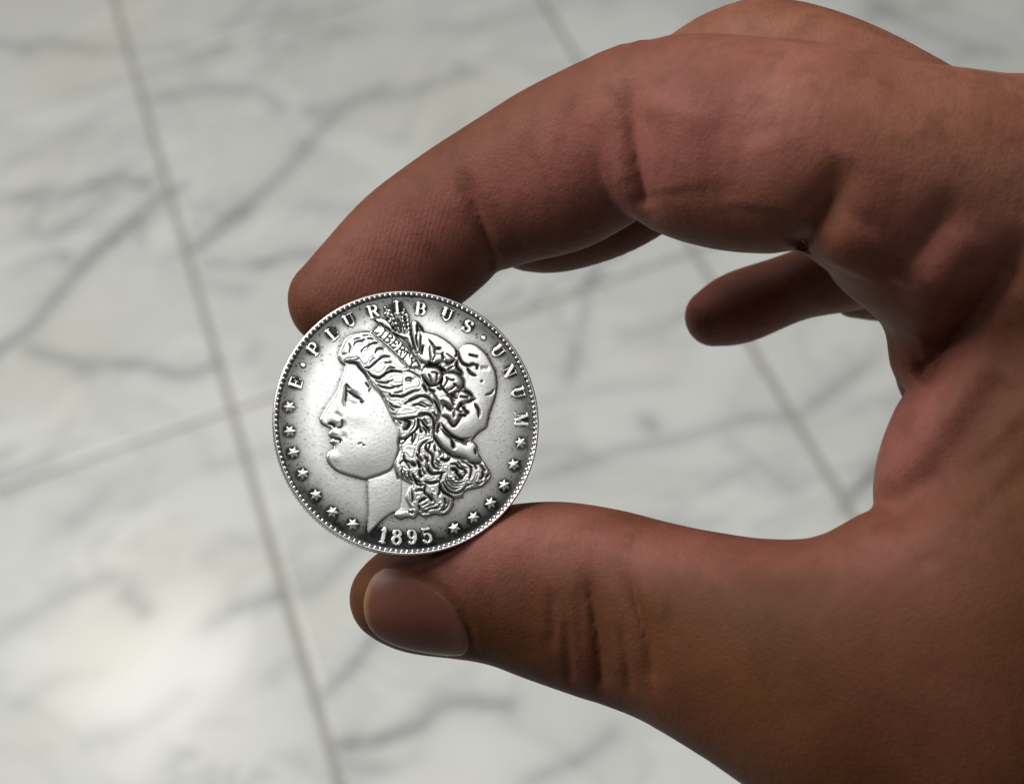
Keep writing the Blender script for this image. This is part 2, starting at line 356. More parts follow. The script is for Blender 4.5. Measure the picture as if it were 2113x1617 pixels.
for P, w, dep, zf in CREASES:
    Q = spline(P, 4); zz = np.full(len(Q), max(zf, -10) + 12.0)
    c3 = pt(Q[:, 0], Q[:, 1], zz)
    i0, i1 = [int(np.clip((v - GMIN[0]) / VOX, 0, GN[0])) for v in (c3[:, 0].min() - 8, c3[:, 0].max() + 8)]
    j0, j1 = [int(np.clip((v - GMIN[1]) / VOX, 0, GN[1])) for v in (c3[:, 1].min() - 8, c3[:, 1].max() + 8)]
    k0 = int(np.clip((zf - GMIN[2]) / VOX, 0, GN[2]))
    X3, Y3, Z3 = np.meshgrid(GX[i0:i1], GY[j0:j1], GZ[k0:], indexing='ij')
    kk = MMPX * (1 - Z3 / DIST); U, V = X3 / kk + CX, CY - Y3 / kk        # back along the line of sight
    best = np.full(X3.shape, 1e9, np.float32); tt = np.zeros(X3.shape, np.float32)
    for q, (a, b) in enumerate(zip(Q[:-1], Q[1:])):
        d = b - a; L2 = d @ d
        t = np.clip(((U - a[0]) * d[0] + (V - a[1]) * d[1]) / L2, 0, 1)
        D = np.hypot(U - a[0] - t * d[0], V - a[1] - t * d[1]); mk = D < best
        best[mk] = D[mk]; tt[mk] = ((q + t) / (len(Q) - 1))[mk]
    fade = np.clip(np.minimum(tt / .2, (1 - tt) / .12 + .4), 0, 1)
    FIELD[i0:i1, j0:j1, k0:] += (dep * fade * np.exp(-(best * kk / w) ** 2)).astype(np.float32)
FIELD = np.clip(FIELD, -3, 3)
grid = openvdb.FloatGrid(3.0)
grid.copyFromArray(FIELD, tolerance=1e-4)
HV, HQ = [np.asarray(a) for a in grid.convertToQuads(0.0)]
HV = HV * VOX + GMIN
del FIELD
def relax(V, Q, it, lam):
    e = np.concatenate([Q[:, [0, 1]], Q[:, [1, 2]], Q[:, [2, 3]], Q[:, [3, 0]]]); e = np.vstack([e, e[:, ::-1]])
    cnt = np.bincount(e[:, 0], minlength=len(V))[:, None]
    for _ in range(it):
        for l in (lam, -lam * 1.03):
            s = np.stack([np.bincount(e[:, 0], V[e[:, 1], c], minlength=len(V)) for c in range(3)], 1)
            V = V + l * (s / np.maximum(cnt, 1) - V)
    return V
HQ = HQ.astype(np.int64)
HV = relax(HV, HQ, 7, .5)
used = np.zeros(len(HV), bool); used[HQ.ravel()] = True
def skin_material():
    m = NT('skin'); b = m.b
    co = m.n('ShaderNodeTexCoord').outputs['Object']
    pk = m.n('ShaderNodeAttribute', attribute_name='pink').outputs['Fac']
    n1 = m.noise(75, 6, .68, .5, co); n2 = m.noise(260, 3, .6, .2, co); n3 = m.noise(16, 3, .5, .3, co)
    brown = m.mix(m.ramp(n1, .3, .7), (.084, .0295, .0092), (.062, .020, .0058))
    pink = m.mix(m.ramp(n1, .3, .7), (.248, .090, .070), (.190, .062, .048))
    tn = m.n('ShaderNodeAttribute', attribute_name='tan').outputs['Fac']
    brown = m.mix(tn, brown, m.mix(m.ramp(n1, .3, .7), (.280, .120, .072), (.225, .088, .049)))
    f = m.math('ADD', pk, m.math('MULTIPLY', m.math('SUBTRACT', n3, .5), 1.1), True)
    c = m.mix(f, brown, pink)
    c = m.mix(m.math('MULTIPLY', m.ramp(n2, .45, .7), .32), c, (.09, .034, .016))
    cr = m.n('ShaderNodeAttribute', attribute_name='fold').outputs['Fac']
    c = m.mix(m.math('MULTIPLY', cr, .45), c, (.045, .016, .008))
    m.l(c, b.inputs['Base Color'])
    b.inputs['Roughness'].default_value = .52
    m.l(m.math('ADD', .50, m.math('MULTIPLY', n1, .2)), b.inputs['Roughness'])
    b.inputs['Specular IOR Level'].default_value = .11
    b.inputs['Subsurface Weight'].default_value = .12
    b.inputs['Subsurface Radius'].default_value = (1.0, .35, .2); b.inputs['Subsurface Scale'].default_value = .0022
    vor = m.n('ShaderNodeTexVoronoi', Scale=1250.0, feature='DISTANCE_TO_EDGE'); m.l(co, vor.inputs['Vector'])
    h = m.bump(m.noise(900, 4, .65, .3, co), .26, .0004)
    h = m.bump(m.ramp(vor.outputs['Distance'], 0, .25), .12, .0002, h)
    # ridges of the fingertip
    wv = m.n('ShaderNodeTexWave', Scale=1.0, Distortion=3.2, Detail=2.0); wv.bands_direction = 'X'
    mp = m.n('ShaderNodeMapping'); m.l(co, mp.inputs['Vector']); mp.inputs['Rotation'].default_value = (0, 0, math.radians(14)); mp.inputs['Scale'].default_value = (420, 420, 420)
    m.l(mp.outputs[0], wv.inputs['Vector'])
    rd = m.n('ShaderNodeAttribute', attribute_name='ridges').outputs['Fac']
    h = m.bump(m.math('MULTIPLY', wv.outputs['Fac'], rd), .10, .0003, h)
    m.l(h, b.inputs['Normal'])
    return m.m
SKIN = skin_material()
FRAME = Matrix([[*M3[i], float(COIN_W[i])] for i in range(3)] + [[0, 0, 0, 1]])   # hand / coin axes in the room
hand = mesh_obj('hand', HV / 1000.0, HQ[:, ::-1].copy(), SKIN)
hand.matrix_world = FRAME
tag(hand, 'brown-skinned hand reaching in, pinching the silver coin between thumb and forefinger', 'hand')
me = hand.data
co = np.empty(len(me.vertices) * 3, np.float32); me.vertices.foreach_get('co', co); co = co.reshape(-1, 3) * 1000
k_ = MMPX * (1 - co[:, 2] / DIST); U_, V_ = co[:, 0] / k_ + CX, CY - co[:, 1] / k_
def blob(cx, cy, rx, ry, ang=0):
    a = math.radians(ang); dx, dy = U_ - cx, V_ - cy
    return np.exp(-(((dx * math.cos(a) + dy * math.sin(a)) / rx) ** 2 + ((-dx * math.sin(a) + dy * math.cos(a)) / ry) ** 2))
pink = .85 * blob(850, 500, 260, 130, -35) + .7 * blob(1250, 330, 260, 130, -25) + .6 * blob(1500, 330, 220, 160, 0) + .7 * blob(1840, 480, 150, 130) \
     + .9 * blob(1880, 900, 110, 250, 15) + .75 * blob(1200, 1110, 330, 70, 5) + .35 * blob(1600, 1140, 220, 45) + .5 * blob(960, 1160, 130, 80) + .6 * blob(2010, 500, 110, 140, 30) + .8 * blob(1500, 640, 160, 90) + .35 * blob(1900, 240, 440, 210, 5) + .25 * blob(1300, 250, 500, 200, -20)
attr(hand, 'pink', np.clip(pink, 0, 1))
attr(hand, 'tan', np.clip(1.1 * blob(2000, 330, 480, 330, 15) + .4 * blob(1600, 60, 300, 120), 0, 1))  # paler palm-side skin, lightened further to make up for weak light there
fold_shade = np.zeros(len(co))
for P, w, dep, zf in CREASES:                 # dark flexion-line pigment, with the shade of the creases painted in
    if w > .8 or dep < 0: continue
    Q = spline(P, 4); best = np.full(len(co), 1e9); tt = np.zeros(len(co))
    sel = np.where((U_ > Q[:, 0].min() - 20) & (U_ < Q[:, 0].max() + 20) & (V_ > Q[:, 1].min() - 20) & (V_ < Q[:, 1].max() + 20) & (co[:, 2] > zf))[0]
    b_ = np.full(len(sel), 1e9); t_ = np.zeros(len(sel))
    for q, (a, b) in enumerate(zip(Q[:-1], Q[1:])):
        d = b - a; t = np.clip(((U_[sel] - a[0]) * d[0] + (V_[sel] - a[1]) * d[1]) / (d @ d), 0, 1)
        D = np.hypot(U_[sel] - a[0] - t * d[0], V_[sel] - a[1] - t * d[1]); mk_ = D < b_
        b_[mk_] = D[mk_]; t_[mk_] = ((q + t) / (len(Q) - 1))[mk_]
    fold_shade[sel] = np.maximum(fold_shade[sel], min(1, dep * 1.1) * np.clip(np.minimum(t_ / .2, (1 - t_) / .2), 0, 1) * np.exp(-(b_ / 5.5) ** 2))
attr(hand, 'fold', fold_shade)
attr(hand, 'ridges', np.clip(1.2 * blob(800, 500, 170, 90, -40) * (co[:, 2] > -25), 0, 1))

# thumb nail: a thin plate bedded on the tip
from mathutils.bvhtree import BVHTree
vv = [v.co.copy() for v in me.vertices]; bvh = BVHTree.FromPolygons(vv, [tuple(p.vertices) for p in me.polygons if V_[p.vertices[0]] > 1050 and U_[p.vertices[0]] < 1150])
NAIL = spline(np.array([(794, 1170), (772, 1184), (757, 1210), (749, 1245), (755, 1283), (777, 1313), (817, 1334), (870, 1347), (925, 1354), (958, 1350), (968, 1322), (953, 1279), (927, 1240), (892, 1209), (850, 1186), (820, 1173), (794, 1170)], float), 5)
gu, gv = np.arange(738, 984, 1.6), np.arange(1156, 1378, 1.6)
NU, NV = np.meshgrid(gu, gv, indexing='ij')
nin = np.zeros(NU.shape, bool); nd = np.full(NU.shape, 1e9)
for (x1, y1), (x2, y2) in zip(NAIL[:-1], NAIL[1:]):
    if y1 != y2: nin ^= ((y1 > NV) != (y2 > NV)) & (NU < (x2 - x1) * (NV - y1) / (y2 - y1) + x1)
    d = np.array([x2 - x1, y2 - y1]); t = np.clip(((NU - x1) * d[0] + (NV - y1) * d[1]) / (d @ d + 1e-9), 0, 1)
    nd = np.minimum(nd, np.hypot(NU - x1 - t * d[0], NV - y1 - t * d[1]))
NP = np.full(NU.shape + (3,), np.nan); NNm = np.zeros(NU.shape + (3,))
for i in range(NU.shape[0]):
    for j in range(NU.shape[1]):
        o_ = Vector((0, 0, DIST / 1000)); e_ = Vector(pt(NU[i, j], NV[i, j], 0.0)) / 1000
        h_, n_, _, _ = bvh.ray_cast(o_, (e_ - o_).normalized())
        if h_ is not None:
            NP[i, j] = h_; NNm[i, j] = n_ if n_.z > 0 else -n_
valid = ~np.isnan(NP[..., 0]) & nin
ids = np.full(NU.shape, -1); ids[valid] = np.arange(valid.sum())
sd = nd[valid]; lift = np.where(sd < 6, -.00004 + .00013 * np.sin(sd / 6 * math.pi / 2), .00009)
nv = NP[valid] + NNm[valid] * lift[:, None]
nq = np.stack([ids[:-1, :-1], ids[1:, :-1], ids[1:, 1:], ids[:-1, 1:]], -1).reshape(-1, 4); nq = nq[(nq >= 0).all(1)]
nv = relax(nv, nq, 3, .5)
mN = NT('nail'); fe = mN.n('ShaderNodeAttribute', attribute_name='free_edge').outputs['Fac']
cN = mN.mix(mN.noise(300, 3, .6, 0, mN.n('ShaderNodeTexCoord').outputs['Object']), (.150, .060, .042), (.118, .044, .030))
lu = mN.n('ShaderNodeAttribute', attribute_name='half_moon').outputs['Fac']
cN = mN.mix(mN.math('MULTIPLY', lu, .35), cN, (.22, .115, .085))
mN.l(mN.mix(fe, cN, (.27, .17, .09)), mN.b.inputs['Base Color']); mN.b.inputs['Roughness'].default_value = .36; mN.b.inputs['Specular IOR Level'].default_value = .15
mN.b.inputs['Subsurface Weight'].default_value = .1; mN.b.inputs['Subsurface Scale'].default_value = .001
nail = mesh_obj('nail', nv, nq, mN.m, hand)
nail['label'] = 'short pinkish thumbnail'
fx = np.interp(NV[valid], [1165, 1184, 1210, 1245, 1285, 1318], [796, 773, 758, 751, 756, 778])
attr(nail, 'half_moon', np.clip(1.4 - np.hypot((NU[valid] - 962) / 34, (NV[valid] - 1322) / 48), 0, 1))
attr(nail, 'free_edge', np.clip(1 - (NU[valid] - fx) / 14, 0, 1) * .8 * (NV[valid] < 1300))

# fine short hairs on the back of the hand and along the thumb's outer side
nrm = np.empty(len(me.vertices) * 3, np.float32); me.vertices.foreach_get('normal', nrm); nrm = nrm.reshape(-1, 3)
zone = ((U_ > 1480) & (V_ < 230) & (nrm[:, 1] > .35)) | ((U_ > 1280) & (V_ > 1380) & (nrm[:, 1] < .1) & (U_ < 2600)) | ((U_ > 2050) & (V_ > 300) & (U_ < 3300) & (nrm[:, 2] > .2))
pick = RNG.choice(np.where(zone)[0], 620, replace=False)
hv, hf = [], []
for vi in pick:
    p, n = co[vi].astype(float), nrm[vi].astype(float)
    tng = np.array([-1.0, RNG.normal(-.25, .35), RNG.normal(0, .3)]); tng -= n * (tng @ n); tng /= np.linalg.norm(tng)
    L = RNG.uniform(1.4, 3.6); side = np.cross(tng, n); base_i = len(hv)
    for k, f in enumerate((0, .4, .75, 1.0)):
        c = p + tng * L * f + n * (L * (.45 * f - .32 * f * f)) - n * .1; r = .030 * (1 - .85 * f)
        for a in (0, 2.094, 4.189): hv.append(c + r * (math.cos(a) * side + math.sin(a) * n))
    for k in range(3):
        for a in range(3): hf.append((base_i + 3 * k + a, base_i + 3 * k + (a + 1) % 3, base_i + 3 * k + 3 + (a + 1) % 3, base_i + 3 * k + 3 + a))
mH = NT('body_hair'); mH.b.inputs['Base Color'].default_value = (.03, .018, .012, 1); mH.b.inputs['Roughness'].default_value = .5
hairs = mesh_obj('hair', np.array(hv) / 1000, np.array(hf), mH.m, hand); hairs['kind'] = 'stuff'

# ------------------------------------------------------------------ the coin
CCX, CCY, RPX = 839.5, 870.0, 274.5        # centre and radius of its face in the photo
RMM = RPX * MMPX
COIN_N = Vector((0.150, 0.165, 1.0)).normalized()      # leans back a little, so its lower left edge shows
q = Vector((0, 0, 1)).rotation_difference(COIN_N)
COIN_M = FRAME @ Matrix.Translation(Vector(pt(CCX, CCY, 0.0)) / 1000.0) @ q.to_matrix().to_4x4()
def silver_material():
    m = NT('tarnished_silver'); b = m.b
    co = m.n('ShaderNodeTexCoord').outputs['Object']
    ta = m.n('ShaderNodeAttribute', attribute_name='tarnish').outputs['Fac']
    n1 = m.noise(420, 4, .65, .3, co); n2 = m.noise(2600, 3, .6, 0, co); n3 = m.noise(150, 3, .5, .5, co)
    t = m.math('ADD', ta, m.math('MULTIPLY', m.math('SUBTRACT', n1, .5), .28), True)
    t = m.math('ADD', t, m.math('MULTIPLY', m.ramp(n2, .58, .70), .42), True)
    c = m.mix(t, (.95, .95, .935), (.024, .024, .024))
    c = m.mix(m.math('MULTIPLY', m.ramp(n3, .55, .75), .12), c, (.75, .70, .55))
    m.l(c, b.inputs['Base Color']); b.inputs['Metallic'].default_value = 1.0
    m.l(m.math('ADD', .30, m.math('MULTIPLY', t, .22)), b.inputs['Roughness'])
    h = m.bump(n2, .22, .00004); h = m.bump(m.noise(1500, 4, .6, 0, co), .10, .00006, h)
    m.l(h, b.inputs['Normal'])
    return m.m
SILVER = silver_material()
NA = 1140
def loc(px, py): return (np.asarray(px, float) - CCX) * MMPX, -(np.asarray(py, float) - CCY) * MMPX

# --- drawing of the portrait, traced in enlarged windows of the photo: window -> origin and scale
WIN = {'A': (540, 580, 5.39), 'B': (840, 580, 5.39), 'C': (540, 860, 5.39), 'D': (840, 860, 5.39),
       'a': (690, 660, 10.78), 'b': (750, 610, 10.78), 'c': (780, 740, 10.78), 'd': (860, 680, 8.983),
       'e': (810, 850, 10.78), 'f': (810, 950, 10.78), 'g': (890, 880, 10.78), 'h': (650, 780, 10.78)}
def W(s):
    """'A 10,20 30,40 C 1,2' -> photo pixel points"""
    out = []; w = None
    for tok in s.split():
        if ',' not in tok: w = WIN[tok]; continue
        x, y = tok.split(','); out.append((w[0] + float(x) / w[2], w[1] + float(y) / w[2]))
    return np.array(out)
PX0, PX1, PY0, PY1 = 636, 1046, 606, 1112
STEP = 1.0
PXS, PYS = np.arange(PX0, PX1, STEP), np.arange(PY0, PY1, STEP)
PU, PV = np.meshgrid(PXS, PYS, indexing='ij')
def poly_mask(P, sm=True, ss=2):
    P = spline(np.vstack([P, P[:1]]), 4) if sm else np.vstack([P, P[:1]])
    acc = np.zeros(PU.shape)
    for ox in (-.25, .25):
        for oy in (-.25, .25):
            X, Y = PU + ox, PV + oy; ins = np.zeros(X.shape, bool)
            for (x1, y1), (x2, y2) in zip(P[:-1], P[1:]):
                if y1 == y2: continue
                cnd = (y1 > Y) != (y2 > Y)
                ins ^= cnd & (X < (x2 - x1) * (Y - y1) / (y2 - y1) + x1)
            acc += ins
    return acc / 4
def stroke(P, w, taper=True, sm=True):
    """soft line of half width w (px); 1 on the line"""
    P = spline(P, 5) if (sm and len(P) > 2) else P
    out = np.zeros(PU.shape); n = max(1, len(P) - 1)
    if len(P) == 1: P = np.vstack([P, P + .01]); n = 1
    for i, (a, b) in enumerate(zip(P[:-1], P[1:])):
        i0, i1 = [int(np.clip((v - PX0) / STEP, 0, PU.shape[0])) for v in (min(a[0], b[0]) - 4 * w - 2, max(a[0], b[0]) + 4 * w + 3)]
        j0, j1 = [int(np.clip((v - PY0) / STEP, 0, PU.shape[1])) for v in (min(a[1], b[1]) - 4 * w - 2, max(a[1], b[1]) + 4 * w + 3)]
        if i1 <= i0 or j1 <= j0: continue
        X, Y = PU[i0:i1, j0:j1], PV[i0:i1, j0:j1]; d = b - a; L2 = d @ d + 1e-9
        t = np.clip(((X - a[0]) * d[0] + (Y - a[1]) * d[1]) / L2, 0, 1)
        D = np.hypot(X - a[0] - t * d[0], Y - a[1] - t * d[1])
        s = (i + t) / n
        ww = w * (.45 + .55 * np.clip(np.sin(np.pi * np.clip(s, .0, 1)) * 1.6, 0, 1)) if taper and n > 1 else w
        out[i0:i1, j0:j1] = np.maximum(out[i0:i1, j0:j1], np.exp(-(D / ww) ** 2 * .9))
    return out
HEAD = ('A 925,940 905,1030 870,1130 845,1210 800,1290 740,1380 690,1460 658,1530 C 648,30 660,82 700,112 745,128 775,146 760,175 745,205 765,238 795,255 765,280 765,303 798,322 '
        '800,352 770,385 735,420 725,465 735,510 775,565 850,620 950,660 1050,685 1130,705 1173,708 1170,800 1175,950 1180,1100 1177,1290 1235,1250 1330,1155 1440,1078 1490,1062 '
        'C 1475,1100 1530,1145 1600,1120 f 200,1290 360,1270 450,1300 520,1240 560,1180 610,1220 720,1270 820,1230 940,1200 1080,1220 1240,1150 1330,1000 1340,880 1420,840 1560,830 '
        'g 680,1530 760,1430 960,1380 1120,1340 1230,1240 1320,1120 1310,1030 1230,880 1140,760 1100,690 1030,560 1020,430 930,340 900,290 1060,130 1230,20 '
        'B 905,1560 930,1450 965,1360 1000,1250 1015,1120 1000,1000 950,880 890,780 800,700 710,668 640,685 590,745 575,770 550,735 500,680 420,620 330,575 200,545 150,470 90,428 55,435 50,520 '
        'b 1040,640 1010,840 850,800 700,740 600,640 460,490 235,512 330,590 150,790 A 1080,562 1000,590 930,640 895,700 860,790 850,850 880,915')
FACE = ('A 925,940 905,1030 870,1130 845,1210 800,1290 740,1380 690,1460 658,1530 C 648,30 660,82 700,112 745,128 775,146 760,175 745,205 765,238 795,255 765,280 765,303 798,322 '
        '800,352 770,385 735,420 725,465 735,510 775,565 850,620 950,660 1050,685 1130,705 1200,690 1350,640 1450,570 e 130,900 130,700 150,420 60,250 c 330,1330 200,1050 60,800 a 820,1480 760,1340 620,1130 480,1000 330,960 250,950')
CAP = ('B 905,1560 930,1450 965,1360 1000,1250 1015,1120 1000,1000 950,880 890,780 800,700 710,668 640,685 590,745 575,770 550,735 500,680 420,620 330,575 200,545 '
       'b 1250,780 d 60,500 300,700 700,780 900,1100 1000,1400 e 1080,200 1250,480 g 400,170 600,280 900,290 1060,130 1230,20')
HAIR = ('A 925,940 880,915 850,850 860,790 895,700 930,640 1000,590 1080,562 b 150,790 480,1090 900,1480 1010,1600 c 980,240 1080,560 1300,850 1380,1200 e 930,300 930,500 1000,700 1200,920 1450,1030 g 640,720 800,800 1100,820 '
        '1150,770 1230,880 1310,1030 1320,1120 1230,1240 1120,1340 960,1380 760,1430 680,1530 f 1420,840 1340,880 1330,1000 1240,1150 1080,1220 940,1200 820,1230 720,1270 610,1220 560,1150 520,1240 450,1300 360,1270 '
        '200,1290 20,1230 200,1100 400,1100 290,850 350,650 430,550 250,450 100,350 40,200 30,80 e 160,900 150,700 230,620 60,250 c 430,1360 330,1330 200,1050 60,800 a 820,1480 760,1340 620,1130 480,980 280,930')
BAND = 'b 310,590 330,590 600,790 850,1010 1060,1250 1260,1570 1010,1617 900,1480 480,1090 150,790'
NECK = 'C 1173,708 1170,800 1175,950 1180,1100 1177,1290 1235,1250 1330,1155 1440,1078 1540,1010 1560,700 1480,560 1350,640 1200,690'
LEAVES = ['d 20,430 130,440 160,270 215,145 290,250 345,330 330,430 480,420 560,420 720,530 610,600 540,560 380,590 290,640 180,620 60,560',
          'd 430,650 560,660 720,560 730,680 840,820 700,740 560,770 480,740', 'd 430,1280 540,1210 640,1260 700,1340 760,1270 780,1180 850,1120 940,1170 1060,1260 930,1320 830,1380 760,1500 700,1530 640,1420 560,1370',
          'd 470,1560 520,1440 620,1480 700,1500 800,1400 880,1470 940,1560 e 1480,120 1420,240 1350,300 1240,120 1100,60']
BOLLS = ['d 100,800 150,700 280,685 400,705 470,790 460,880 410,985 330,1025 240,1015 150,920', 'd 500,840 600,790 720,795 820,860 870,960 840,1060 740,1130 620,1190 530,1120 460,1030 480,930']
RIBBON = 'g 70,130 110,130 190,40 330,180 450,290 520,330 640,330 760,400 850,350 940,340 1020,430 1030,560 1100,690 1110,760 1000,800 880,790 740,690 560,650 400,570 220,440 100,260'
EARP = 'e 120,200 250,190 300,260 240,390 360,390 420,280 440,160 540,160 560,280 500,410 380,520 280,600 170,610 120,480'
